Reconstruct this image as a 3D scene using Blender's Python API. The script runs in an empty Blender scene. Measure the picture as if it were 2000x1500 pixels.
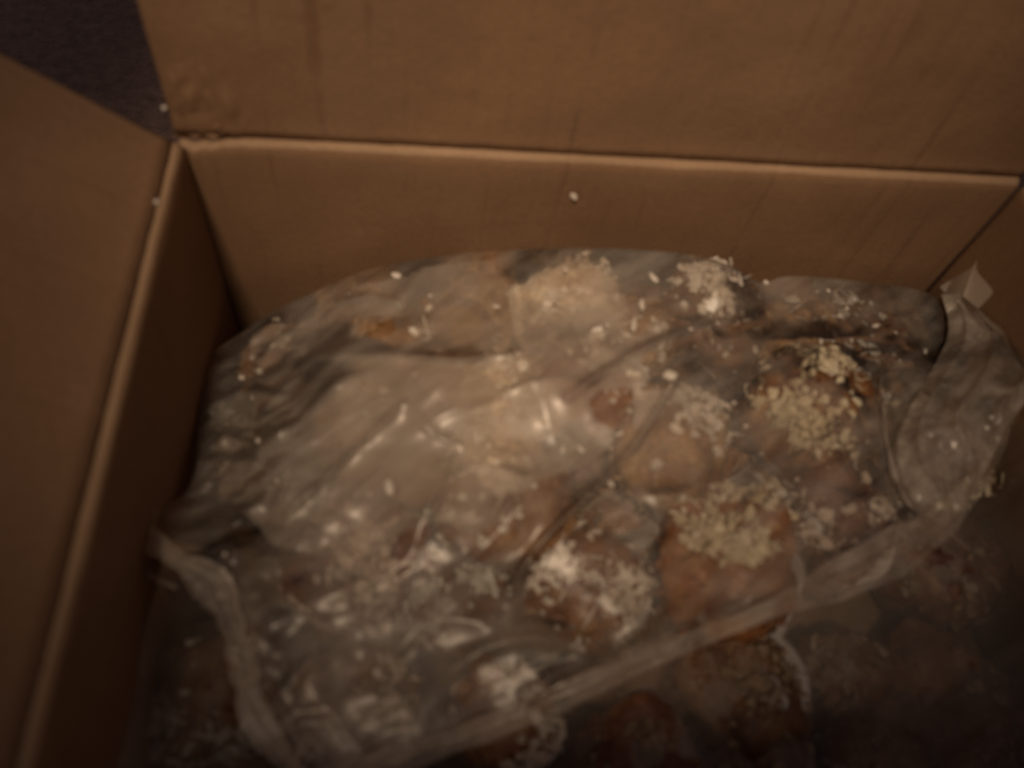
import bpy, bmesh, math, random
import numpy as np
from mathutils import Vector, Matrix, Euler, noise

# ------------------------------------------------------------------ camera, light, exposure
S = bpy.context.scene
COL = S.collection
W, D, H = 0.36, 0.30, 0.135            # box opening and depth in metres (rim is z = 0)
CAM_ROT = (0.5608107, -0.1170356, -0.0584487)
CAM_LOC = (0.0904409, -0.2454353, 0.2189073)
F_PX = 1525.06                         # focal length in pixels of the 2000 px wide photograph

cd = bpy.data.cameras.new('camera')
cam = bpy.data.objects.new('camera', cd); COL.objects.link(cam)
cam.location = CAM_LOC; cam.rotation_euler = CAM_ROT
cd.sensor_width = 36; cd.lens = 36 * F_PX / 2000
cd.clip_start = 0.01; cd.clip_end = 50
cd.dof.use_dof = True; cd.dof.focus_distance = 0.62; cd.dof.aperture_fstop = 5.4
S.camera = cam

wd = bpy.data.worlds.new('World'); S.world = wd; wd.use_nodes = True
wd.node_tree.nodes['Background'].inputs[0].default_value = (0.88, 0.72, 0.80, 1)
wd.node_tree.nodes['Background'].inputs[1].default_value = 0.075

def spot(name, loc, target, energy, color, radius, size, blend):
    l = bpy.data.lights.new(name, 'SPOT'); l.energy = energy; l.color = color
    l.shadow_soft_size = radius; l.spot_size = math.radians(size); l.spot_blend = blend
    o = bpy.data.objects.new(name, l); COL.objects.link(o); o.location = loc
    o.rotation_euler = (Vector(target) - Vector(loc)).to_track_quat('-Z', 'Y').to_euler()
    return o
spot('shaded_lamp', (-0.05, -0.55, 0.90), (0.168, 0.03, -0.03), 36, (1.0, 0.79, 0.60), 0.06, 28.5, 1.0)

S.view_settings.view_transform = 'Standard'; S.view_settings.look = 'None'
S.view_settings.gamma = 1; S.view_settings.exposure = 0
S.render.engine = 'CYCLES'
S.cycles.transparent_max_bounces = 24; S.cycles.max_bounces = 10

# ------------------------------------------------------------------ helpers
RM = Euler(CAM_ROT, 'XYZ').to_matrix()
def at(px, py, z):
    """photo pixel on the horizontal plane at height z -> world point"""
    d = RM @ Vector(((px - 1000) / F_PX, -(py - 750) / F_PX, -1))
    c = Vector(CAM_LOC); return c + d * ((z - c.z) / d.z)
def at_y(px, py, y):
    d = RM @ Vector(((px - 1000) / F_PX, -(py - 750) / F_PX, -1))
    c = Vector(CAM_LOC); return c + d * ((y - c.y) / d.y)
def fbm(p, o=4): return noise.fractal(p, 1.0, 2.0, o)
def mesh_obj(name, verts, faces, mat, parent=None, smooth=True):
    m = bpy.data.meshes.new(name); m.from_pydata([tuple(v) for v in verts], [], faces); m.update()
    if smooth:
        m.polygons.foreach_set('use_smooth', [True] * len(m.polygons))
    if mat: m.materials.append(mat)
    o = bpy.data.objects.new(name, m); COL.objects.link(o)
    if parent: o.parent = parent
    return o
def empty(name, loc, label, cat, group=None):
    o = bpy.data.objects.new(name, None); COL.objects.link(o); o.location = loc
    o.empty_display_size = .02
    o['label'] = label; o['category'] = cat
    if group: o['group'] = group
    return o
def sstep(a, b, x):
    t = min(1, max(0, (x - a) / (b - a))); return t * t * (3 - 2 * t)

# ------------------------------------------------------------------ materials
def newmat(name):
    m = bpy.data.materials.new(name); m.use_nodes = True
    nt = m.node_tree; nt.nodes.clear()
    out = nt.nodes.new('ShaderNodeOutputMaterial')
    return m, nt, out
def N(nt, t, **kw):
    n = nt.nodes.new(t)
    for k, v in kw.items():
        if k.startswith('i_'):
            key = k[2:]
            n.inputs[int(key) if key.isdigit() else key].default_value = v
        else: setattr(n, k, v)
    return n
def ramp(nt, pts):
    r = nt.nodes.new('ShaderNodeValToRGB'); e = r.color_ramp.elements
    while len(e) < len(pts): e.new(.5)
    for k, (p, c) in enumerate(pts):
        e[k].position = p; e[k].color = c if len(c) == 4 else (*c, 1)
    return r
def noise_tex(nt, coord, scale, detail=4, rough=.55, vscale=None, loc=None):
    src = coord
    if vscale or loc:
        mp = N(nt, 'ShaderNodeMapping'); nt.links.new(src, mp.inputs[0])
        if vscale: mp.inputs['Scale'].default_value = vscale
        if loc: mp.inputs['Location'].default_value = loc
        src = mp.outputs[0]
    n = N(nt, 'ShaderNodeTexNoise'); n.inputs['Scale'].default_value = scale
    n.inputs['Detail'].default_value = detail; n.inputs['Roughness'].default_value = rough
    nt.links.new(src, n.inputs['Vector']); return n.outputs['Fac']

def cardboard(name, along, streak, c0=(.205, .114, .058), c1=(.262, .150, .078)):
    """kraft board; `along` = axis index that runs along the rim, flute lines run across it"""
    m, nt, out = newmat(name); L = nt.links
    tc = N(nt, 'ShaderNodeTexCoord').outputs['Object']
    big = noise_tex(nt, tc, 14, 3)
    fib = noise_tex(nt, tc, 420, 4, .7)
    line_s = [5, 5, 5]; line_s[along] = 190
    if along == 0: line_s[1] = 5
    lines = noise_tex(nt, tc, 1.0, 2, .5, tuple(line_s))
    mask = noise_tex(nt, tc, 30, 2, .5, None, (3, 7, 1))
    base = ramp(nt, [(.3, c0), (.7, c1)]); L.new(big, base.inputs[0])
    fr = ramp(nt, [(.3, (.86, .84, .82)), (.7, (1.06, 1.05, 1.04))]); L.new(fib, fr.inputs[0])
    mx = N(nt, 'ShaderNodeMixRGB', blend_type='MULTIPLY'); mx.inputs[0].default_value = .8
    L.new(base.outputs[0], mx.inputs[1]); L.new(fr.outputs[0], mx.inputs[2])
    lr = ramp(nt, [(.33, (0, 0, 0)), (.42, (1, 1, 1))]); L.new(lines, lr.inputs[0])
    mr = ramp(nt, [(.36, (0, 0, 0)), (.58, (1, 1, 1))]); L.new(mask, mr.inputs[0])
    inv = N(nt, 'ShaderNodeMath', operation='SUBTRACT'); inv.inputs[0].default_value = 1; L.new(lr.outputs[0], inv.inputs[1])
    lm = N(nt, 'ShaderNodeMath', operation='MULTIPLY'); L.new(inv.outputs[0], lm.inputs[0]); L.new(mr.outputs[0], lm.inputs[1])
    lm2 = N(nt, 'ShaderNodeMath', operation='MULTIPLY'); L.new(lm.outputs[0], lm2.inputs[0]); lm2.inputs[1].default_value = streak
    dk = N(nt, 'ShaderNodeMixRGB', blend_type='MIX'); L.new(lm2.outputs[0], dk.inputs[0])
    L.new(mx.outputs[0], dk.inputs[1]); dk.inputs[2].default_value = (.075, .035, .018, 1)
    b = N(nt, 'ShaderNodeBsdfPrincipled'); b.inputs['Roughness'].default_value = .72
    b.inputs['Specular IOR Level'].default_value = .3
    L.new(dk.outputs[0], b.inputs['Base Color'])
    wl = N(nt, 'ShaderNodeMath', operation='MULTIPLY_ADD'); L.new(lines, wl.inputs[0]); wl.inputs[1].default_value = 1.0
    L.new(fib, wl.inputs[2])
    bp = N(nt, 'ShaderNodeBump'); bp.inputs['Strength'].default_value = .5; bp.inputs['Distance'].default_value = .0009
    L.new(wl.outputs[0], bp.inputs['Height']); L.new(bp.outputs[0], b.inputs['Normal'])
    L.new(b.outputs[0], out.inputs[0]); return m
CARD_X = cardboard('kraft_board_x', 0, .30); CARD_Y = cardboard('kraft_board_y', 1, .15)
WORN_LIT = cardboard('worn_fold_highlight', 0, .1, (.30, .185, .10), (.42, .27, .155))   # fold paper rubbed pale, with the rim highlight painted in

def cake_mat(name, c0, c1, c2):
    m, nt, out = newmat(name); L = nt.links
    tc = N(nt, 'ShaderNodeTexCoord').outputs['Object']
    a = noise_tex(nt, tc, 55, 4, .6); f = noise_tex(nt, tc, 330, 4, .7)
    r = ramp(nt, [(.32, c0), (.5, c1), (.68, c2)]); L.new(a, r.inputs[0])
    r2 = ramp(nt, [(.35, (.6, .55, .5)), (.65, (1.15, 1.12, 1.05))]); L.new(f, r2.inputs[0])
    mx = N(nt, 'ShaderNodeMixRGB', blend_type='MULTIPLY'); mx.inputs[0].default_value = .8
    L.new(r.outputs[0], mx.inputs[1]); L.new(r2.outputs[0], mx.inputs[2])
    fz = noise_tex(nt, tc, 70, 5, .72, None, (5, 2, 9))
    fzr = ramp(nt, [(.55, (0, 0, 0)), (.70, (.65, .65, .65))]); L.new(fz, fzr.inputs[0])
    frost = N(nt, 'ShaderNodeMixRGB', blend_type='MIX'); L.new(fzr.outputs[0], frost.inputs[0]); L.new(mx.outputs[0], frost.inputs[1])
    frost.inputs[2].default_value = (min(1, c2[0] * 1.35 + .1), min(1, c2[1] * 1.4 + .1), min(1, c2[2] * 1.4 + .08), 1)
    mx = frost
    b = N(nt, 'ShaderNodeBsdfPrincipled'); b.inputs['Roughness'].default_value = .5
    b.inputs['Subsurface Weight'].default_value = .25; b.inputs['Subsurface Radius'].default_value = (.006, .003, .0015)
    b.inputs['Subsurface Scale'].default_value = .6
    L.new(mx.outputs[0], b.inputs['Base Color'])
    bp = N(nt, 'ShaderNodeBump'); bp.inputs['Strength'].default_value = .6; bp.inputs['Distance'].default_value = .0012
    L.new(f, bp.inputs['Height']); L.new(bp.outputs[0], b.inputs['Normal'])
    L.new(b.outputs[0], out.inputs[0]); return m
CAKE = {
 'caramel': cake_mat('cake_caramel', (.12, .048, .016), (.24, .105, .036), (.36, .20, .08)),
 'orange': cake_mat('cake_orange', (.17, .058, .014), (.28, .105, .028), (.37, .18, .06)),
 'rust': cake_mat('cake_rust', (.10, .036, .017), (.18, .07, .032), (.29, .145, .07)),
 'sugar': cake_mat('cake_sugar', (.18, .085, .03), (.30, .165, .068), (.46, .30, .15)),
 'powder_glare': cake_mat('cake_powder_glare', (.42, .29, .17), (.66, .53, .38), (.84, .74, .60)),  # powdery coat, paled further to carry the bright highlight of the film
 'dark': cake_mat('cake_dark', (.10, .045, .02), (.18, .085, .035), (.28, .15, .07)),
}
def flake_mat(name, c0, c1):
    m, nt, out = newmat(name); L = nt.links
    tc = N(nt, 'ShaderNodeTexCoord').outputs['Object']
    a = noise_tex(nt, tc, 120, 3, .6)
    r = ramp(nt, [(.35, c0), (.65, c1)]); L.new(a, r.inputs[0])
    b = N(nt, 'ShaderNodeBsdfPrincipled'); b.inputs['Roughness'].default_value = .45
    L.new(r.outputs[0], b.inputs['Base Color'])
    t = N(nt, 'ShaderNodeBsdfTranslucent'); L.new(r.outputs[0], t.inputs[0])
    mx = N(nt, 'ShaderNodeMixShader'); mx.inputs[0].default_value = .2
    L.new(b.outputs[0], mx.inputs[1]); L.new(t.outputs[0], mx.inputs[2])
    L.new(mx.outputs[0], out.inputs[0]); return m
FLAKE = {'white': flake_mat('coconut_white', (.66, .55, .42), (.86, .78, .66)),
         'yellow': flake_mat('coconut_yellow', (.58, .46, .28), (.80, .69, .48)),
         'pink': flake_mat('coconut_pink', (.58, .45, .34), (.80, .68, .54)),
         'tan': flake_mat('coconut_tan_shade', (.24, .16, .10), (.42, .31, .20)),  # darkened flakes: shade on the low cakes put into their colour
         'grey': flake_mat('coconut_grey', (.50, .45, .37), (.74, .68, .58))}

def film_mat(name, lo, hi, dust_scale=16, seed=0, rough=.36):
    """thin slightly milky polythene: clear, a little white scatter and dust, glossy creases"""
    m, nt, out = newmat(name); L = nt.links
    tc = N(nt, 'ShaderNodeTexCoord').outputs['Object']
    d = noise_tex(nt, tc, dust_scale, 4, .55, None, (seed, seed * .3, 0))
    rm = N(nt, 'ShaderNodeMapping'); rm.inputs['Rotation'].default_value = (0, 0, math.radians(-35)); L.new(tc, rm.inputs[0])
    st = noise_tex(nt, rm.outputs[0], 1, 4, .6, (22, 130, 60), (seed, 0, 2))
    ad = N(nt, 'ShaderNodeMath', operation='MULTIPLY_ADD'); L.new(st, ad.inputs[0]); ad.inputs[1].default_value = .6
    L.new(d, ad.inputs[2])
    mr = N(nt, 'ShaderNodeMapRange'); L.new(ad.outputs[0], mr.inputs[0])
    mr.inputs[1].default_value = .66; mr.inputs[2].default_value = 1.0; mr.inputs[3].default_value = lo; mr.inputs[4].default_value = hi
    tr = N(nt, 'ShaderNodeBsdfTransparent'); tr.inputs[0].default_value = (.97, .96, .94, 1)
    df = N(nt, 'ShaderNodeBsdfDiffuse'); df.inputs[0].default_value = (.80, .69, .56, 1)
    tl = N(nt, 'ShaderNodeBsdfTranslucent'); tl.inputs[0].default_value = (.80, .69, .56, 1)
    milk = N(nt, 'ShaderNodeMixShader'); milk.inputs[0].default_value = .45
    L.new(df.outputs[0], milk.inputs[1]); L.new(tl.outputs[0], milk.inputs[2])
    body = N(nt, 'ShaderNodeMixShader'); L.new(mr.outputs[0], body.inputs[0])
    L.new(tr.outputs[0], body.inputs[1]); L.new(milk.outputs[0], body.inputs[2])
    gl = N(nt, 'ShaderNodeBsdfGlossy'); gl.inputs['Roughness'].default_value = rough; gl.inputs[0].default_value = (.95, .88, .78, 1)
    cr = noise_tex(nt, tc, 130, 3, .55, None, (seed, 4, 1))
    bp = N(nt, 'ShaderNodeBump'); bp.inputs['Strength'].default_value = .16; bp.inputs['Distance'].default_value = .0010
    L.new(cr, bp.inputs['Height']); L.new(bp.outputs[0], gl.inputs['Normal'])
    fr = N(nt, 'ShaderNodeFresnel'); fr.inputs[0].default_value = 1.5; L.new(bp.outputs[0], fr.inputs['Normal'])
    fm = N(nt, 'ShaderNodeMath', operation='MULTIPLY'); L.new(fr.outputs[0], fm.inputs[0]); fm.inputs[1].default_value = 1.05
    fm.use_clamp = True
    mx = N(nt, 'ShaderNodeMixShader'); L.new(fm.outputs[0], mx.inputs[0])
    L.new(body.outputs[0], mx.inputs[1]); L.new(gl.outputs[0], mx.inputs[2])
    L.new(mx.outputs[0], out.inputs[0]); return m
FILM_TOP = film_mat('polythene_top', .03, .44, 16, 1.7, .34)
FILM_IN = film_mat('polythene_inner', .20, .52, 12, 3.3, .45)
FILM_LOW = film_mat('polythene_lower', .03, .22, 20, 5.1, .6)
FILM_HEM = film_mat('polythene_hem', .20, .62, 48, 8.3)
FILM_SIDE = film_mat('polythene_side', .22, .70, 42, 6.6, .26)

def floor_mat():
    m, nt, out = newmat('dark_carpet'); L = nt.links
    tc = N(nt, 'ShaderNodeTexCoord').outputs['Object']
    a = noise_tex(nt, tc, 140, 4, .7)
    r = ramp(nt, [(.3, (.18, .112, .080)), (.7, (.35, .22, .16))]); L.new(a, r.inputs[0])
    b = N(nt, 'ShaderNodeBsdfPrincipled'); b.inputs['Roughness'].default_value = .95
    L.new(r.outputs[0], b.inputs['Base Color'])
    bp = N(nt, 'ShaderNodeBump'); bp.inputs['Distance'].default_value = .004; L.new(a, bp.inputs['Height']); L.new(bp.outputs[0], b.inputs['Normal'])
    L.new(b.outputs[0], out.inputs[0]); return m

# ------------------------------------------------------------------ setting
FZ = -H - .006
n = 24
vs = [(-2 + 4 * i / n + W / 2, -2 + 4 * j / n, FZ + .0015 * noise.noise(Vector((i * .7, j * .7, 0)))) for j in range(n + 1) for i in range(n + 1)]
fs = [(j * (n + 1) + i, j * (n + 1) + i + 1, (j + 1) * (n + 1) + i + 1, (j + 1) * (n + 1) + i) for j in range(n) for i in range(n)]
fl = mesh_obj('floor', vs, fs, floor_mat()); fl['kind'] = 'structure'

# ------------------------------------------------------------------ cardboard box
box = empty('cardboard_box', (0, 0, 0), 'open brown corrugated cardboard box with its flaps folded up and out', 'box')
T = .0068
def strip(name, side, prof, u0, u1, mat, nu=140, wob=.0005, seed=0, crush=None):
    """sweep a profile (outward n, height z) along one rim of the box"""
    vs = []; k = len(prof)
    for i in range(nu + 1):
        u = u0 + (u1 - u0) * i / nu
        for j, (nn, z) in enumerate(prof):
            w = wob * fbm(Vector((u * 22, j * .15 + seed, seed))) + wob * .35 * fbm(Vector((u * 130, j * .4, seed)))
            a, b = nn + w, z + w * .8
            if crush: a, b = crush(u, a, b)
            if side == 'back': p = (u, a, b)
            elif side == 'left': p = (-a, -u, b)
            elif side == 'right': p = (W + a, -u, b)
            else: p = (u, -D - a, b)
            vs.append(p)
    fs = []
    for i in range(nu):
        for j in range(k):
            j2 = (j + 1) % k
            fs.append((i * k + j, i * k + j2, (i + 1) * k + j2, (i + 1) * k + j))
    fs.append(tuple(range(k))); fs.append(tuple(nu * k + j for j in reversed(range(k))))
    o = mesh_obj(name, vs, fs, mat, box)
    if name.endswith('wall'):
        o.data.materials.append(WORN_LIT)
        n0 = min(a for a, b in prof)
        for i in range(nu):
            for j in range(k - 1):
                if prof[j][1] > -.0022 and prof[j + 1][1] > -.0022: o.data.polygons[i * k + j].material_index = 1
    bm = bmesh.new(); bm.from_mesh(o.data); bmesh.ops.recalc_face_normals(bm, faces=bm.faces); bm.to_mesh(o.data); bm.free()
    return o
def wall_prof():
    p = [(0, -H)]
    for k in range(1, 14): p.append((0, -H + (H - .006) * k / 13))
    p += [(.0003, -.0040), (.0010, -.0020), (.0022, -.0006), (.0036, 0), (.0050, -.0003), (.0060, -.0012), (T, -.003), (T, -.02), (T, -H)]
    return p
def flap_prof(ang, length, k=22, curl=0.0, n0=None):
    """flap hinged on the outer edge of the rim; ang = degrees above horizontal-outward"""
    a = math.radians(ang); t = .0042
    inner = []; outer = []
    x, z = (n0 or .0047), .0000
    for i in range(k + 1):
        s = i / k
        aa = a + curl * s
        if i: x += math.cos(aa) * length / k; z += math.sin(aa) * length / k
        lift = -.0009 * math.exp(-((s * length) / .004) ** 2)
        inner.append((x + math.sin(aa) * lift, z - math.cos(aa) * lift))
        outer.append((x + math.sin(aa) * t, z - math.cos(aa) * t))
    if ang > 60:
        pass
    return inner + outer[::-1]
def bulge_back(u, a, b):
    # walls bow gently outward between the corners
    return a + .0025 * math.sin(math.pi * u / W) * sstep(0, -.05, b), b
def crush_corner(u, a, b):
    # crushed end of the fold next to the left corner
    c = math.exp(-((u - .006) / .011) ** 2) * sstep(-.02, -.001, b)
    return a + .0010 * c * math.sin(u * 900), b - .0032 * c
def back_c(u, a, b):
    a, b = bulge_back(u, a, b); return crush_corner(u, a, b)
def left_bulge(u, a, b):
    return a + .002 * math.sin(math.pi * u / D) * sstep(0, -.05, b), b
strip('back_wall', 'back', wall_prof(), 0, W, CARD_X, 220, .0004, 1, back_c)
strip('left_wall', 'left', [(a * .8 - .0024, b) for a, b in wall_prof()], .0006, D, CARD_Y, 180, .0004, 2, left_bulge)
strip('right_wall', 'right', wall_prof(), .0006, D, CARD_Y, 120, .0004, 3)
strip('front_wall', 'front', wall_prof(), 0, W, CARD_X, 120, .0004, 4)
def flap_crumple(u, a, b):
    # creased lower-left corner of the back flap
    c = math.exp(-((u - .012) / .016) ** 2) * math.exp(-((b - .010) / .014) ** 2)
    return a - .0022 * c * abs(noise.noise(Vector((u * 160, b * 90, 2)))) * 2, b
strip('back_flap', 'back', flap_prof(88.5, .15, 40, .0), -.001, W + .001, CARD_X, 260, .0005, 5, flap_crumple)
strip('left_flap', 'left', flap_prof(38, .15, 30, -.08, .0018), .001, D - .001, CARD_Y, 160, .0006, 6)
strip('right_flap', 'right', flap_prof(20, .15, 20), .001, D - .001, CARD_Y, 90, .0006, 7)
strip('front_shade_flap', 'front', flap_prof(84, .24, 20), .001, W - .001, CARD_X, 90, .0006, 8)  # unseen flap, raised and lengthened to shade the front of the heap
vs = [(-T, -D - T, -H - .004), (W + T, -D - T, -H - .004), (W + T, T, -H - .004), (-T, T, -H - .004)]
vs += [(x, y, -H + .0002) for x, y, z in vs]
mesh_obj('bottom', vs, [(3, 2, 1, 0), (4, 5, 6, 7), (0, 1, 5, 4), (1, 2, 6, 5), (2, 3, 7, 6), (3, 0, 4, 7)], CARD_X, box, False)
# torn, creased paper liner lifting at the back left corner of the rim
def torn(name, pts, seed, amp):
    nx, nz = 26, 18; vs = []
    (x0, z0), (x1, z1), (x2, z2), (x3, z3) = pts
    for j in range(nz + 1):
        v = j / nz
        for i in range(nx + 1):
            s = i / nx
            xa, za = x0 + (x1 - x0) * s, z0 + (z1 - z0) * s
            xb, zb = x3 + (x2 - x3) * s, z3 + (z2 - z3) * s
            x, z = xa + (xb - xa) * v, za + (zb - za) * v
            rag = .0011 * noise.noise(Vector((s * 9, v * 9, seed)))
            e = min(s, 1 - s, v, 1 - v) * 2
            y = .0052 + .026 * max(z, 0) - .0006 - amp * (abs(noise.noise(Vector((s * 3.2 + seed, v * 2.2, seed)))) * 1.5 + .25 * abs(noise.noise(Vector((s * 9, v * 7, seed))))) * min(1, e * 2.5)
            vs.append((x + rag, y, z + rag))
    fs = [(j * (nx + 1) + i, j * (nx + 1) + i + 1, (j + 1) * (nx + 1) + i + 1, (j + 1) * (nx + 1) + i) for j in range(nz) for i in range(nx)]
    return mesh_obj(name, vs, fs, CARD_X, box)
torn('torn_paper', [(.000, .001), (.022, .0005), (.016, .034), (-.0005, .030)], 3.1, .0021)
torn('torn_paper', [(-.002, -.0025), (.021, -.002), (.020, .007), (-.001, .006)], 7.7, .0026)

# ------------------------------------------------------------------ coconut cakes
random.seed(11)
def cake_mesh(name, seed, sx, sy, sz, mat, square=3.0):
    bm = bmesh.new(); bmesh.ops.create_icosphere(bm, subdivisions=4, radius=1)
    for v in bm.verts:
        d = v.co.normalized()
        k = (abs(d.x) ** square + abs(d.y) ** square + abs(d.z) ** square) ** (-1 / square)
        o = Vector((seed * 3.1, seed * 1.7, seed))
        k *= 1 + .22 * fbm(d * 1.3 + o) + .08 * fbm(d * 4 + o) + .05 * fbm(d * 11 + o, 2) + .02 * noise.noise(d * 26 + o)
        v.co = Vector((d.x * k * sx, d.y * k * sy, d.z * k * sz))
    m = bpy.data.meshes.new(name); bm.to_mesh(m); bm.free()
    m.polygons.foreach_set('use_smooth', [True] * len(m.polygons)); m.materials.append(mat)
    return m
def shred(L, w, bend, twist, seg=5, rnd=random):
    """one curled coconut shred as verts/faces, thin but solid"""
    vs = []; fs = []; x = z = 0; ang = -bend / 2
    for i in range(seg + 1):
        s = i / seg; ww = w * (.35 + .65 * math.sin(math.pi * min(.96, s * .8 + .12))) * rnd.uniform(.75, 1.2)
        tw = twist * (s - .5)
        for sg, th in ((-1, 0), (1, 0), (1, w * .22), (-1, w * .22)):
            yy = sg * ww / 2
            vs.append(Vector((x - L / 2 * .9, yy * math.cos(tw), z + th + yy * math.sin(tw))))
        ang += bend / seg; x += L / seg * math.cos(ang); z += L / seg * math.sin(ang)
    for i in range(seg):
        a = i * 4
        for j in range(4): fs.append((a + j, a + (j + 1) % 4, a + 4 + (j + 1) % 4, a + 4 + j))
    fs.append((3, 2, 1, 0)); e = seg * 4; fs.append((e, e + 1, e + 2, e + 3))
    return vs, fs
def shard(r, rnd):
    """flat irregular chip"""
    k = rnd.randint(6, 9); t = r * rnd.uniform(.18, .5); el = rnd.uniform(.35, 1)
    ring = [(math.cos(a) * q, math.sin(a) * q * el) for a, q in ((6.283 * (i + rnd.uniform(-.3, .3)) / k, r * rnd.uniform(.4, 1.3)) for i in range(k))]
    cz = r * rnd.uniform(-.3, .3)
    vs = [Vector((x, y, cz * (x / r) ** 2)) for x, y in ring] + [Vector((x * .8, y * .8, t + cz * (x / r) ** 2)) for x, y in ring]
    fs = [tuple(range(k))[::-1], tuple(range(k, 2 * k))] + [(i, (i + 1) % k, k + (i + 1) % k, k + i) for i in range(k)]
    return vs, fs
def crumb(r, rnd):
    bm = bmesh.new(); bmesh.ops.create_icosphere(bm, subdivisions=1, radius=r)
    sc = Vector((rnd.uniform(.7, 1.25), rnd.uniform(.6, 1.1), rnd.uniform(.4, .9)))
    for v in bm.verts: v.co = Vector([a * b for a, b in zip(v.co, sc)]) * rnd.uniform(.45, 1.45)
    vs = [v.co.copy() for v in bm.verts]; fs = [tuple(v.index for v in f.verts) for f in bm.faces]
    bm.free(); return vs, fs
BIG = []
for k in range(7):
    r = random.Random(50 + k)
    vs, fs = shred(r.uniform(.008, .014), r.uniform(.0022, .0038), r.uniform(-1.8, 2.0), r.uniform(-1.2, 1.2), 5, r)
    me = bpy.data.meshes.new('flake'); me.from_pydata([tuple(v) for v in vs], [], fs)
    BIG.append(me)
BIGM = {}
for key in FLAKE:
    BIGM[key] = []
    for me in BIG:
        c = me.copy(); c.materials.append(FLAKE[key]); BIGM[key].append(c)

def surface_pick(rnd, me, focus, spread):
    for _ in range(60):
        v = me.vertices[rnd.randrange(len(me.vertices))]
        if v.co.normalized().dot(focus) > spread: return v.co.copy(), v.normal.copy()
    return v.co.copy(), v.normal.copy()
CAKES = []       # (x, y, z, sx, sy, sz) for the film drape
def make_cake(loc, size, mat, flake, nfl, ncr, nbig, seed, label, group, focus=(0, -.2, 1), spread=.35, rotz=None):
    rnd = random.Random(seed)
    sx, sy, sz = size
    e = empty('coconut_cake', loc, label, 'cake', group)
    e.rotation_euler.z = rnd.uniform(0, 6.28) if rotz is None else rotz
    me = cake_mesh('crumb_body', seed * .37, sx, sy, sz, CAKE[mat], rnd.uniform(2.3, 3.6))
    b = bpy.data.objects.new('cake_body', me); COL.objects.link(b); b.parent = e
    fv = Matrix.Rotation(-e.rotation_euler.z, 3, 'Z') @ Vector(focus).normalized()
    V = []; Fc = []
    def put(vs, fs, p, nrm, lift):
        q = nrm.to_track_quat('Z', 'Y').to_matrix() @ Matrix.Rotation(rnd.uniform(0, 6.28), 3, 'Z') @ Matrix.Rotation(rnd.gauss(0, .35), 3, 'Y') @ Matrix.Rotation(rnd.gauss(0, .3), 3, 'X')
        o = len(V)
        V.extend(q @ v + p + nrm * lift for v in vs); Fc.extend(tuple(i + o for i in f) for f in fs)
    # flakes gather in patches
    cs = [surface_pick(rnd, me, fv, spread)[0] for _ in range(3)]
    def clumped():
        for _ in range(30):
            p, nr = surface_pick(rnd, me, fv, spread)
            dmin = min((p - c).length for c in cs)
            if rnd.random() < math.exp(-(dmin / (.33 * sx)) ** 2) + .015: break
        return p, nr
    for _ in range(int(nfl * 2.4)):
        p, nr = clumped()
        vs, fs = shred(rnd.uniform(.005, .016), rnd.uniform(.0004, .0010), rnd.uniform(-2.4, 2.8), rnd.uniform(-1.5, 1.5), 3, rnd)
        if rnd.random() < .78: vs, fs = shard(rnd.choice((.0008, .0012, .0018, .0028, .0040)) * rnd.uniform(.7, 1.2), rnd)
        put(vs, fs, p, nr, rnd.uniform(0, .0026))
    for _ in range(int(ncr * 1.6)):
        p, nr = clumped()
        vs, fs = crumb(.0004 + .0026 * rnd.random() ** 2, rnd); put(vs, fs, p, nr, rnd.uniform(0, .0022))
    if V:
        c = mesh_obj('coconut_coating', V, Fc, FLAKE[flake], e, False); c['kind'] = 'stuff'
    V = []; Fc = []
    for _ in range(90):
        p, nr = surface_pick(rnd, me, Vector((0, 0, 1)), -.4)
        vs, fs = shard(rnd.uniform(.0010, .0036), rnd) if rnd.random() < .6 else shred(rnd.uniform(.004, .010), rnd.uniform(.0008, .0018), rnd.uniform(-2, 2), rnd.uniform(-1, 1), 3, rnd)
        put(vs, fs, p, nr, rnd.uniform(-.0004, .0008))
    c = mesh_obj('crust', V, Fc, CAKE[mat], e, False); c['kind'] = 'stuff'
    for k in range(nbig):
        p, nr = clumped()
        o = bpy.data.objects.new('flake', rnd.choice(BIGM[flake])); COL.objects.link(o); o.parent = e
        q = nr.to_track_quat('Z', 'Y').to_matrix() @ Matrix.Rotation(rnd.uniform(0, 6.28), 3, 'Z') @ Matrix.Rotation(rnd.gauss(0, .3), 3, 'Y')
        o.rotation_euler = q.to_euler(); o.location = p + nr * rnd.uniform(.0002, .0012)
        o.scale = [rnd.uniform(.45, .95)] * 3
    CAKES.append((loc[0], loc[1], loc[2], sx, sy, sz))
    return e
def cake_px(px, py, ztop, rpx, mat, flake, nfl, ncr, nbig, seed, label, group=None, flat=.85, **kw):
    c = at(px, py, ztop); dist = (c - Vector(CAM_LOC)).length
    r = rpx / F_PX * dist
    sz = r * flat
    c = at(px, py, ztop - sz * .55)
    z = ztop - sz
    lim = .0010
    x = min(max(c.x, r + lim), W - r - lim); y = min(c.y, -r - lim)
    return make_cake((x, y, z), (r, r * .92, sz), mat, flake, nfl, ncr, nbig, seed, label, group, **kw)
U = 'cakes heaped under the clear film'
cake_px(700, 1090, -.066, 128, 'rust', 'pink', 120, 60, 9, 21, 'reddish brown cake bristling with pale pinkish coconut flakes, beside the pointed film corner', U)
cake_px(985, 960, -.052, 135, 'caramel', 'white', 15, 24, 2, 22, 'smooth caramel brown cake with few flakes, beside the pink-flaked cake', U, focus=(-.5, -.6, .6))
cake_px(1150, 1130, -.066, 112, 'caramel', 'white', 80, 40, 10, 23, 'cake capped with large loose white flakes, beside the yellow-crumbed orange cake', U)
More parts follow.
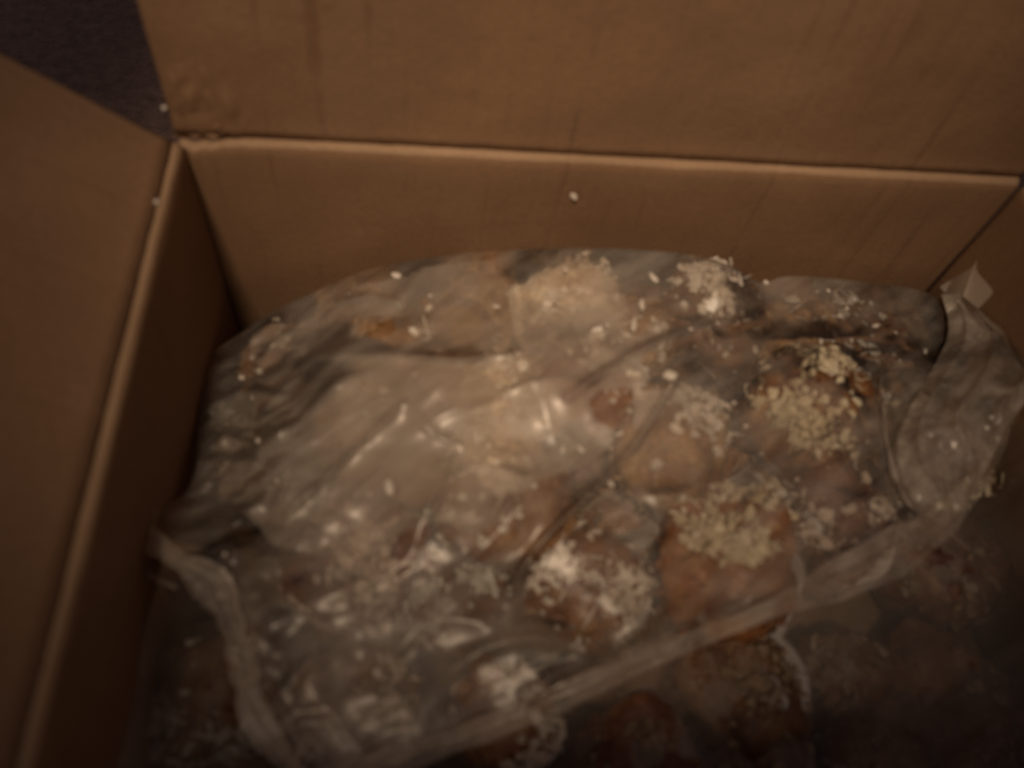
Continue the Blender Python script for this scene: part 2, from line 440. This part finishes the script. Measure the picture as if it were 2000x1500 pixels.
cake_px(1425, 1075, -.060, 138, 'orange', 'yellow', 170, 190, 5, 24, 'orange brown cake crusted with dense yellow coconut crumbs', U, focus=(0, .45, .9), spread=.62)
cake_px(1585, 790, -.052, 118, 'caramel', 'yellow', 150, 150, 6, 25, 'round cake thickly coated in cream coconut clumps under the taut film', U, focus=(.1, .1, 1), spread=.35)
cake_px(1310, 850, -.048, 125, 'sugar', 'white', 60, 40, 3, 26, 'pale sugary cake streaked with fine shreds behind the yellow-crumbed cake', U)
cake_px(1160, 735, -.042, 105, 'orange', 'white', 40, 60, 2, 27, 'small orange patch of cake under the brightest part of the film', U)
cake_px(1390, 610, -.046, 112, 'dark', 'white', 80, 80, 5, 28, 'dark cake with white flakes against the back wall of the box', U)
cake_px(1120, 600, -.043, 108, 'powder_glare', 'white', 35, 20, 2, 29, 'powdery cake toned pale for film shine, topping the heap at the back wall', U)
cake_px(850, 690, -.052, 150, 'sugar', 'white', 7, 6, 0, 30, 'broad smooth beige cake hidden by milky film', U)
cake_px(760, 840, -.056, 150, 'sugar', 'white', 6, 6, 0, 31, 'smooth tan cake below the long diagonal film crease', U)
cake_px(1000, 770, -.045, 105, 'powder_glare', 'white', 15, 20, 1, 32, 'powdery cake in the middle of the heap, toned pale for the film shine', U)
cake_px(600, 720, -.080, 120, 'caramel', 'white', 12, 8, 0, 33, 'dull brown cake low at the left end of the heap', U)
cake_px(1690, 640, -.066, 110, 'dark', 'grey', 30, 30, 1, 34, 'grey-dusted cake near the back right corner of the box', U)
cake_px(1830, 880, -.070, 105, 'sugar', 'yellow', 110, 80, 7, 35, 'cream-flaked cake under crinkled film by the right wall', U)
cake_px(1640, 1000, -.066, 105, 'rust', 'pink', 50, 30, 2, 36, 'reddish cake seen through stretched film beside the yellow-crumbed cake', U)
cake_px(500, 930, -.086, 120, 'dark', 'grey', 30, 15, 1, 37, 'dim grey-flaked cake under crinkled film beside the left wall', U)
cake_px(940, 600, -.060, 92, 'sugar', 'white', 1, 2, 0, 38, 'tan cake pressed flat against the back wall behind the broad beige cake', U)
cake_px(700, 645, -.076, 100, 'sugar', 'white', 1, 2, 0, 39, 'tan cake behind the broad beige cake, towards the left back corner', U)
cake_px(1540, 630, -.066, 95, 'sugar', 'white', 8, 8, 0, 40, 'pale cake tucked between the grey-dusted cake and the dark cake at the back', U)
cake_px(1240, 640, -.046, 85, 'sugar', 'white', 20, 20, 1, 50, 'small pale cake between the dark cake and the cake topping the heap', U)
cake_px(980, 890, -.050, 90, 'powder_glare', 'white', 16, 16, 0, 51, 'powdery cake toned pale for film shine, just behind the smooth caramel cake', U, flat=.7)
L_ = 'cakes lying lower in the open part of the bag'
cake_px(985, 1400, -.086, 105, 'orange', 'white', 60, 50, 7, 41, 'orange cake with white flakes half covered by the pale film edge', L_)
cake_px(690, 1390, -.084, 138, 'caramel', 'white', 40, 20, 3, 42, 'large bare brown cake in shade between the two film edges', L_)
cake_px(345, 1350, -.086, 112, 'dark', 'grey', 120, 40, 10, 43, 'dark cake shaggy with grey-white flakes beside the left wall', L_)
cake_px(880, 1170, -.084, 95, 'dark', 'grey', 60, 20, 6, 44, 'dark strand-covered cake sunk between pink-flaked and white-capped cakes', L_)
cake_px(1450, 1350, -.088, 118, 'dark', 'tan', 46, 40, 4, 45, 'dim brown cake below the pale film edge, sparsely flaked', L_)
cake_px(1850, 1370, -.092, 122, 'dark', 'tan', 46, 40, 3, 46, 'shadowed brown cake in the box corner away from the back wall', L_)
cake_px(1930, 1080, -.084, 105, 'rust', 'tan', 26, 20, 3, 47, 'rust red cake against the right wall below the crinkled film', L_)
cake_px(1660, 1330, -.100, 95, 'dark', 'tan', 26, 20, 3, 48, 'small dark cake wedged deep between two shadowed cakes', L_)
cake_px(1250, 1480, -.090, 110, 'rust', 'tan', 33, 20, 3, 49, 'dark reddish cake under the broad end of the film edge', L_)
# the layer resting on the bottom, glimpsed in the gaps
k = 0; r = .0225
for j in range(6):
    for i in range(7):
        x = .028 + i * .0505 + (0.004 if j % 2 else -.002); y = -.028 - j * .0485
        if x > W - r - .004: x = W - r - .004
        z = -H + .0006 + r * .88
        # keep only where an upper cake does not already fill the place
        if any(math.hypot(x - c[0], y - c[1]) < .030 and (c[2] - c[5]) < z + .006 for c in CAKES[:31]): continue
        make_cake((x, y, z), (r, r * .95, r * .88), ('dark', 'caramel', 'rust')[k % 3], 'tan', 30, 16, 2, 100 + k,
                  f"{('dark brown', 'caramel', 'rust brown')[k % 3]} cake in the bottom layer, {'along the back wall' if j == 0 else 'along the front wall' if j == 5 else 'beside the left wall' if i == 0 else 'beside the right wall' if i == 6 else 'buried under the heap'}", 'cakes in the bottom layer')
        k += 1

# ------------------------------------------------------------------ plastic bag
bag = empty('plastic_bag', tuple(at(1000, 900, -.06)), 'crumpled clear polythene bag draped over the heap of cakes', 'bag')
bag.location = (0, 0, 0)
CK = np.array(CAKES)
def cake_top(x, y):
    d2 = ((x - CK[:, 0]) / (CK[:, 3] * 1.12)) ** 2 + ((y - CK[:, 1]) / (CK[:, 4] * 1.12)) ** 2
    z = np.where(d2 < 1, CK[:, 2] + CK[:, 5] * 1.06 * np.sqrt(np.clip(1 - d2, 0, 1)), -1)
    return z.max() + .0022
def curve(pts, t):
    """Catmull-Rom through (x, y, z) points, t in 0..1 by chord length"""
    P = [Vector(p) for p in pts]
    ln = [0]
    for a, b in zip(P, P[1:]): ln.append(ln[-1] + (b.xy - a.xy).length)
    s = t * ln[-1]; i = 0
    while i < len(P) - 2 and s > ln[i + 1]: i += 1
    u = (s - ln[i]) / (ln[i + 1] - ln[i])
    p0, p1, p2, p3 = P[max(i - 1, 0)], P[i], P[i + 1], P[min(i + 2, len(P) - 1)]
    return .5 * ((2 * p1) + (p2 - p0) * u + (2 * p0 - 5 * p1 + 4 * p2 - p3) * u * u + (3 * p1 - p0 - 3 * p2 + p3) * u ** 3)
def crumple(x, y, seed, cell, stretch=(1, 1)):
    """faceted crease field 0..1, sharp ridges where cells meet"""
    p = Vector((x / cell * stretch[0], y / cell * stretch[1], seed))
    p += .35 * noise.noise_vector(p * .7)
    d = noise.voronoi(p)[0]
    return d[1] - d[0]
CREASE = [  # long straight ridges seen in the film: pixel polyline, height, half-width px
    ([(1325, 735), (1290, 790), (1240, 870), (1170, 950), (1100, 1015), (1040, 1080), (990, 1170)], 0.0039, 6),
    ([(790, 785), (720, 850), (640, 930), (560, 1000)], 0.0033, 9),
    ([(790, 785), (850, 850), (900, 870)], 0.0019, 8),
    ([(1110, 770), (1220, 700), (1350, 640), (1480, 600)], 0.0029, 9),
    ([(1720, 720), (1730, 850), (1760, 960), (1800, 1010)], 0.0051, 10),
    ([(1480, 920), (1560, 980), (1640, 1060)], 0.0023, 6),
    ([(430, 850), (500, 870), (560, 830)], 0.0033, 7),
    ([(400, 800), (470, 760), (540, 770)], 0.0029, 7),
    ([(380, 960), (440, 900), (500, 900)], 0.0029, 6),
    ([(640, 590), (720, 575), (780, 590)], 0.0019, 6),
    ([(620, 690), (750, 690), (900, 700), (1000, 690)], 0.0021, 10),
    ([(1630, 1110), (1700, 1080), (1770, 1030)], 0.0029, 6),
]
SEG = [(np.array(a, float), np.array(b, float), h, w) for pl, h, w in CREASE for a, b in zip(pl, pl[1:])]
def crease(px, py):
    z = 0
    p = np.array((px, py))
    for a, b, h, w in SEG:
        ab = b - a; t = min(1, max(0, float((p - a) @ ab / (ab @ ab))))
        d = np.linalg.norm(p - a - ab * t)
        if d < 4 * w: z = max(z, h * math.exp(-d / w))
    return z
UP = [(238, 1003, -.060), (300, 990, -.066), (365, 955, -.075), (392, 830, -.080), (412, 705, -.084), (480, 650, -.082), (560, 600, -.076), (720, 530, -.058), (860, 503, -.046),
      (1000, 490, -.040), (1180, 488, -.038), (1330, 497, -.040), (1420, 518, -.043), (1482, 553, -.052), (1545, 540, -.054), (1690, 552, -.058), (1815, 575, -.064),
      (1850, 640, -.068), (1890, 720, -.066), (1950, 790, -.060), (1962, 832, -.058)]
LO = [(238, 1003, -.060), (330, 1075, -.056), (420, 1150, -.055), (468, 1270, -.057), (500, 1400, -.060), (590, 1520, -.063), (720, 1500, -.064), (950, 1425, -.064),
      (1200, 1318, -.060), (1400, 1232, -.056), (1560, 1170, -.053), (1740, 1090, -.052), (1850, 1015, -.053), (1925, 925, -.056), (1962, 832, -.058)]
def bzf(px, py):
    """resting height of the film, by inverse distance from known heights"""
    return None
CTRL = UP + LO + [(700, 750, -.050), (900, 750, -.042), (1100, 720, -.036), (1300, 720, -.038), (1500, 720, -.044), (600, 900, -.058), (850, 950, -.048), (1050, 950, -.046),
                  (1300, 950, -.046), (1550, 950, -.050), (700, 1150, -.058), (1000, 1150, -.056), (1300, 1150, -.054), (800, 1350, -.062), (1650, 850, -.050), (1750, 750, -.058)]
CA = np.array(CTRL)
def base_z(px, py):
    w = 1 / (((CA[:, 0] - px) ** 2 + (CA[:, 1] - py) ** 2) + 900) ** 1.6
    return float((w * CA[:, 2]).sum() / w.sum())
def film_grid(name, NT, NS, pos, mat, parent, relax=0):
    vs = np.zeros((NS + 1, NT + 1, 3))
    for j in range(NS + 1):
        for i in range(NT + 1): vs[j, i] = pos(i / NT, j / NS)
    for it in range(relax):
        z = vs[:, :, 2]; z[1:-1, 1:-1] = .2 * z[1:-1, 1:-1] + .2 * (z[:-2, 1:-1] + z[2:, 1:-1] + z[1:-1, :-2] + z[1:-1, 2:])
    fs = [(j * (NT + 1) + i, j * (NT + 1) + i + 1, (j + 1) * (NT + 1) + i + 1, (j + 1) * (NT + 1) + i) for j in range(NS) for i in range(NT)]
    return mesh_obj(name, vs.reshape(-1, 3), fs, mat, parent)

NT, NS = 310, 170
grid = np.zeros((NS + 1, NT + 1, 3)); PX = np.zeros((NS + 1, NT + 1, 2))
for i in range(NT + 1):
    t = i / NT
    a = curve(UP, t); b = curve(LO, t)
    for j in range(NS + 1):
        s = j / NS
        s2 = s
        px, py = a.x + (b.x - a.x) * s2, a.y + (b.y - a.y) * s2
        edge = min(s, 1 - s)
        zb = base_z(px, py)
        ze = a.z if s < .5 else b.z
        k = sstep(0, .10, edge)
        PX[j, i] = (px, py)
        w = at(px, py, ze * (1 - k) + zb * k)
        grid[j, i] = (w.x, w.y, w.z)
# rest on the cakes, relax, crease
top = np.array([[cake_top(grid[j, i, 0], grid[j, i, 1]) for i in range(NT + 1)] for j in range(NS + 1)])
Z = grid[:, :, 2].copy(); Z0 = Z.copy()
for it in range(60):
    Zs = Z.copy()
    Zs[1:-1, 1:-1] = .25 * (Z[:-2, 1:-1] + Z[2:, 1:-1] + Z[1:-1, :-2] + Z[1:-1, 2:])
    Zs = Zs * .9 + Z0 * .1
    Z = np.maximum(Zs, np.minimum(top, Z0 + .010))
    Z[0] = Z0[0]; Z[-1] = Z0[-1]; Z[:, 0] = Z0[:, 0]; Z[:, -1] = Z0[:, -1]
for it in range(4):
    Z[1:-1, 1:-1] = .5 * Z[1:-1, 1:-1] + .125 * (Z[:-2, 1:-1] + Z[2:, 1:-1] + Z[1:-1, :-2] + Z[1:-1, 2:])
for j in range(NS + 1):
    for i in range(NT + 1):
        px, py = PX[j, i]; x, y = grid[j, i, 0], grid[j, i, 1]
        k = sstep(0, .06, min(j / NS, 1 - j / NS))
        left = sstep(760, 420, px); right = sstep(1500, 1750, px); front = sstep(850, 1050, py)
        amp = .0005 + .0030 * left + .0016 * right + .0006 * front
        c = crumple(x, y, 2.2, .022, (1, 1.4)) * amp + crumple(x, y, 9.1, .009) * amp * .45
        c += (.0003 + .0010 * left + .0005 * right) * abs(fbm(Vector((x * 40 + y * 25, y * 90 - x * 40, 3)), 3))
        ua, va = x * .82 + y * .57, -x * .57 + y * .82
        wob = .6 * noise.noise(Vector((ua * 18, va * 18, 6)))
        f1 = max(0, 1 - 2.4 * abs(noise.noise(Vector((ua * 9 + wob, va * 42 + wob, 2)))))
        f2 = max(0, 1 - 2.4 * abs(noise.noise(Vector((ua * 30 + wob, va * 16 + wob, 11)))))
        c += (.0026 * f1 ** 2 + .0012 * f2 ** 2) * (.6 + .4 * front)
        dz = (c - amp * .4) * (.3 + .7 * k) + crease(px, py) * (.2 + .8 * k)
        w = at(px, py, Z[j, i] + dz)
        grid[j, i] = (w.x, min(w.y, -.0008), w.z)
# the back edge rolls over and drops behind the heap
rows = []
for r_ in range(1, 9):
    s = r_ / 8; row = []
    for i in range(NT + 1):
        p = grid[0, i]; t = i / NT
        out = Vector((p[0] - .18, p[1] + .11, 0)).normalized() * sstep(.10, .24, t)
        dn = .030 * s * s + .004 * s; ot = .010 * math.sin(s * 1.5)
        q = [p[0] + out.x * ot, p[1] + out.y * ot, p[2] - dn * sstep(.12, .24, t) * sstep(1, .90, t)]
        q[1] = min(q[1], -.0007); q[0] = max(q[0], .0007)
        row.append(q)
    rows.append(row)
full = np.concatenate([np.array(rows[::-1]), grid], axis=0)
NR = full.shape[0]
fs = [(j * (NT + 1) + i, (j + 1) * (NT + 1) + i, (j + 1) * (NT + 1) + i + 1, j * (NT + 1) + i + 1) for j in range(NR - 1) for i in range(NT)]
mesh_obj('top_sheet', full.reshape(-1, 3), fs, FILM_TOP, bag)

# second thickness of film lying just under the sheet on the left half of the heap
sub = []
i0, i1, j0, j1 = int(NT * .14), int(NT * .62), 2, int(NS * .62)
for j in range(j0, j1 + 1):
    for i in range(i0, i1 + 1):
        p = grid[j, i]
        e = sstep(0, .2, min((j - j0) / (j1 - j0), (i - i0) / (i1 - i0), 1 - (i - i0) / (i1 - i0), 1 - (j - j0) / (j1 - j0)))
        sub.append((p[0], p[1], p[2] - .0012 - .0015 * e - .002 * abs(fbm(Vector((p[0] * 35, p[1] * 60, 8)), 2))))
m_ = i1 - i0 + 1
# ragged lower edge: drop faces past a wavy limit
fs = [(j * m_ + i, (j + 1) * m_ + i, (j + 1) * m_ + i + 1, j * m_ + i + 1) for j in range(j1 - j0) for i in range(i1 - i0)
      if math.hypot((i / (i1 - i0) - .5) / .5, (j / (j1 - j0) - .45) / .5) < .92 + .30 * noise.noise(Vector((i * .05, j * .05, 4)))]
mesh_obj('inner_sheet', sub, fs, FILM_IN, bag)

# the doubled edge of the bag mouth: a whitish band with a slight roll
def hem(name, pts, mat, n=220, m=22, seed=0, rip=.0016, pinch=False):
    """pts: (px, py, z, width px, direction px unit x, y)"""
    vs = []
    for i in range(n + 1):
        t = i / n
        c = curve([p[:3] for p in pts], t)
        q = curve([(p[0], p[1], p[3]) for p in pts], t); wd_ = q.z
        c2 = curve([p[:3] for p in pts], min(1, t + .01)); c1 = curve([p[:3] for p in pts], max(0, t - .01))
        wd_ *= (.45 + 1.2 * abs(noise.noise(Vector((t * 4, 9, seed))))) if pinch else 1; tg = (c2 - c1).xy.normalized(); nr = Vector((-tg.y, tg.x)); wd_ *= .86 + .60 * noise.noise(Vector((t * 7, 3, seed))) + .22 * noise.noise(Vector((t * 26, 1, seed)))
        for j in range(m + 1):
            s = j / m
            px, py = c.x + nr.x * wd_ * (s - .5), c.y + nr.y * wd_ * (s - .5)
            fold = abs(math.sin(s * 8.5 + 1.8 * noise.noise(Vector((t * 5, 0, seed))) + t * 3))
            z = c.z + .0007 * math.sin(math.pi * s) + .0016 * (1 - fold) ** 2 + rip * .7 * fbm(Vector((t * 14, s * 1.2, seed))) + rip * .5 * abs(noise.noise(Vector((t * 45, s * 2, seed)))) + .0006
            if pinch: z = c.z + .0012 * math.sin(math.pi * s) * (.4 + .9 * abs(noise.noise(Vector((t * 6, 1, seed)))))
            else: z += .0011 * math.exp(-((1 - s) / .08) ** 2) + .0008 * math.exp(-(s / .08) ** 2)
            w = at(px, py, z); vs.append((max(w.x, .0008), w.y, w.z))
    fs = [(i * (m + 1) + j, i * (m + 1) + j + 1, (i + 1) * (m + 1) + j + 1, (i + 1) * (m + 1) + j) for i in range(n) for j in range(m)]
    return mesh_obj(name, vs, fs, mat, bag)
hem('mouth_edge', [(560, 1560, -.060, 70), (700, 1512, -.060, 75), (950, 1424, -.060, 66), (1200, 1318, -.056, 48), (1400, 1232, -.052, 40), (1560, 1166, -.050, 84), (1740, 1082, -.049, 86), (1850, 1005, -.050, 76), (1925, 915, -.053, 50), (1962, 832, -.055, 34)], FILM_HEM, seed=1)
hem('mouth_edge', [(228, 1004, -.058, 26), (330, 1082, -.053, 66), (420, 1152, -.052, 74), (468, 1270, -.054, 70), (500, 1400, -.057, 60), (590, 1530, -.060, 60)], FILM_HEM, seed=5)

hem('mouth_edge', [(246, 1062, -.062, 5), (262, 1100, -.062, 9), (300, 1128, -.061, 10), (345, 1148, -.060, 5)], FILM_SIDE, 50, 6, 9, .0005)

# pinched folds: narrow doubled ridges of film along the longest creases
def on_film(px, py):
    dd = (PX[:, :, 0] - px) ** 2 + (PX[:, :, 1] - py) ** 2
    j, i = np.unravel_index(np.argmin(dd), dd.shape); return float(grid[j, i, 2])
for q, (ci, wpx) in enumerate([(0, 6), (1, 9), (3, 8), (4, 12), (5, 6), (11, 8)]):
    pl = CREASE[ci][0]
    hem('pinched_fold', [(x, y, on_film(x, y) + .0006, wpx * (.35 if e in (0, len(pl) - 1) else 1)) for e, (x, y) in enumerate(pl)], FILM_TOP if q in (2, 4) else FILM_SIDE, 70, 6, 20 + q, .0003, True)

# lower film: lines the left wall and lies loosely over the sunken cakes
def low_pos(u, v):
    x = .0012 + u * (W - .0024); y0 = .135 - .075 * sstep(.14, .34, x); y = -y0 - v * (D - .004 - y0)
    wl = math.exp(-x / .016); wr = math.exp(-(W - x) / .016)
    z = -.092 + .030 * wl + .046 * wr
    z = max(z, min(cake_top(x, y), -.078)) if x > .012 else z
    c = .003 * fbm(Vector((x * 45, y * 20, 1)), 2)
    return (min(max(x + .002 * noise.noise(Vector((x * 60, y * 30, 0))), .0010), W - .001), y, z + c - .002)
film_grid('lower_sheet', 150, 130, low_pos, FILM_LOW, bag, 14)

# crinkled fold of the bag gathered against the right wall
FR0 = [(1838, 575, -.062), (1850, 660, -.062), (1775, 800, -.056), (1745, 900, -.054), (1775, 985, -.052), (1850, 1028, -.051)]
FR1 = [(1905, 575, -.056), (2030, 650, -.044), (2060, 730, -.042), (2000, 790, -.044), (1962, 850, -.046), (1870, 1012, -.050)]
def right_pos(t, s):
    a = curve(FR0, t); b = curve(FR1, t)
    px, py = a.x + (b.x - a.x) * s, a.y + (b.y - a.y) * s
    e = math.sin(math.pi * s) * math.sin(math.pi * t)
    z = a.z + (b.z - a.z) * s + .004 * e
    # long folds fanning along the sheet
    f = abs(math.sin(s * 8.5 + 2.2 * math.sin(t * 4) + 1.5 * noise.noise(Vector((s * 2, t * 3, 1)))))
    z += .0042 * (1 - f) ** 2 * e ** .5 if e > 0 else 0
    w = at(px, py, z); z += crumple(w.x, w.y, 12.5, .014, (1, 1)) * .0026 + crumple(w.x, w.y, 2.5, .006, (1, 1)) * .0014
    w = at(px, py, z); return (min(w.x, W - .001), min(w.y, -.001), w.z)
film_grid('side_fold', 110, 80, right_pos, FILM_SIDE, bag)
# upright pointed corner of film standing against the right wall
def ear_pos(t, s):
    a = Vector((1835, 560)).lerp(Vector((1922, 507)), t); b = Vector((1905, 640)).lerp(Vector((1968, 572)), t)
    p = a.lerp(b, s)
    z = -.060 + .022 * t - .002 * s + .002 * math.sin(5 * s + 3 * t)
    w = at(p.x, p.y, z); return (min(w.x, W - .001), min(w.y, -.001), w.z)
film_grid('film_corner', 24, 24, ear_pos, FILM_LOW, bag)

# ------------------------------------------------------------------ loose coconut crumbs
random.seed(5)
def loose(px, py, size, long, ang, label, group, mat='white', wall=False):
    if wall: p = at_y(px, py, -.0004)
    else:
        # find the film under the pixel: closest grid vertex in pixel space
        dd = (PX[:, :, 0] - px) ** 2 + (PX[:, :, 1] - py) ** 2
        j, i = np.unravel_index(np.argmin(dd), dd.shape)
        p = Vector(grid[j, i]) + Vector((0, 0, .0007))
    rr = random.Random(int(px * 7 + py))
    r = size / F_PX * .3
    bm = bmesh.new(); bmesh.ops.create_icosphere(bm, subdivisions=2, radius=1)
    for v in bm.verts:
        v.co = Vector((v.co.x * r * long, v.co.y * r, v.co.z * r * .6)) * (1 + .3 * noise.noise(v.co * 1.4 + Vector((px, py, 0))))
    me = bpy.data.meshes.new('coconut_crumb'); bm.to_mesh(me); bm.free(); me.materials.append(FLAKE[mat])
    o = bpy.data.objects.new('coconut_crumb', me); COL.objects.link(o); o.location = p
    o.rotation_euler = (math.radians(80) if wall else 0, 0, math.radians(-ang))
    o['label'] = label; o['category'] = 'crumb'
    if group: o['group'] = group
    return o
loose(1120, 383, 8, 1.2, 50, 'white crumb stuck to the bare back wall of the box', None, wall=True)
loose(775, 538, 8, 1.6, 15, 'largest white crumb lying on the smooth film near the back wall', None)
G = 'crumbs sprinkled on the film'
SHORT = ['pink-flaked cake', 'smooth caramel cake', 'white-capped cake', 'yellow-crumbed orange cake', 'cream-clumped round cake', 'shred-streaked pale cake', 'orange cake patch',
         'dark cake at the back wall', 'pale cake topping the heap', 'broad beige cake', 'smooth tan cake', 'pale middle cake', 'dull brown cake', 'grey-dusted corner cake',
         'cream-flaked cake by the right wall', 'reddish cake', 'grey-flaked cake by the left wall']
for (px, py, s, lg, a) in [(1276, 545, 7, 2.2, 60), (1255, 594, 6, 2.6, 95), (1240, 636, 6, 3.2, 105), (1494, 551, 6, 1.3, 30), (1187, 637, 3.5, 1.4, 80), (1345, 642, 4, 1.4, 20),
                           (970, 600, 4, 2.2, 5), (838, 578, 4, 1, 0), (475, 737, 6, 1.3, 30), (505, 862, 5, 1.2, 80), (1105, 530, 4, 1.8, 70), (1135, 880, 4, 2.4, 50), (1098, 882, 4, 2.4, 110),
                           (1458, 835, 4, 1, 0), (1430, 787, 4, 1, 0), (1710, 637, 5, 2.2, -20), (1755, 707, 3, 1, 0), (1620, 730, 8, 1.5, 30), (1190, 945, 4, 2, 60), (540, 938, 4, 1, 0),
                           (440, 1085, 4, 1.2, 60), (445, 1128, 6, 1.6, -10), (375, 1195, 4, 2, 70), (760, 950, 8, 2.2, 80), (1810, 945, 9, 1.5, 70), (1845, 850, 4, 2, -30), (1615, 570, 4, 1.4, 60), (1655, 605, 4, 1.2, 20)]:
    p = at(px, py, -.05)
    near = min(range(17), key=lambda q: math.hypot(p.x - CAKES[q][0], p.y - CAKES[q][1]))
    kind = 'long sliver' if lg > 1.9 else ('plump crumb' if s > 5 else 'tiny crumb')
    loose(px, py, s, lg, a, f'white {kind} of coconut on the film above the {SHORT[near]}', G)
for (px, py) in [(1310, 735)]:  # pale flake added in place of a triangular highlight on the film
    loose(px, py, 12, 1.3, 10, 'broad pale flake standing in for a film highlight at the upper end of the long sharp film crease', None)
def shelf_crumb(p, label):
    bm = bmesh.new(); bmesh.ops.create_icosphere(bm, subdivisions=1, radius=.0011)
    me = bpy.data.meshes.new('coconut_crumb'); bm.to_mesh(me); bm.free(); me.materials.append(FLAKE['white'])
    o = bpy.data.objects.new('coconut_crumb', me); COL.objects.link(o); o.location = p; o['label'] = label; o['category'] = 'crumb'
q = at(306, 395, .001); shelf_crumb((q.x, q.y, .0012), 'tiny crumb on the crease of the left flap')
q = at(300, 245, .012); shelf_crumb((q.x + .002, .004, .012), 'tiny crumb on the torn corner of the back flap')
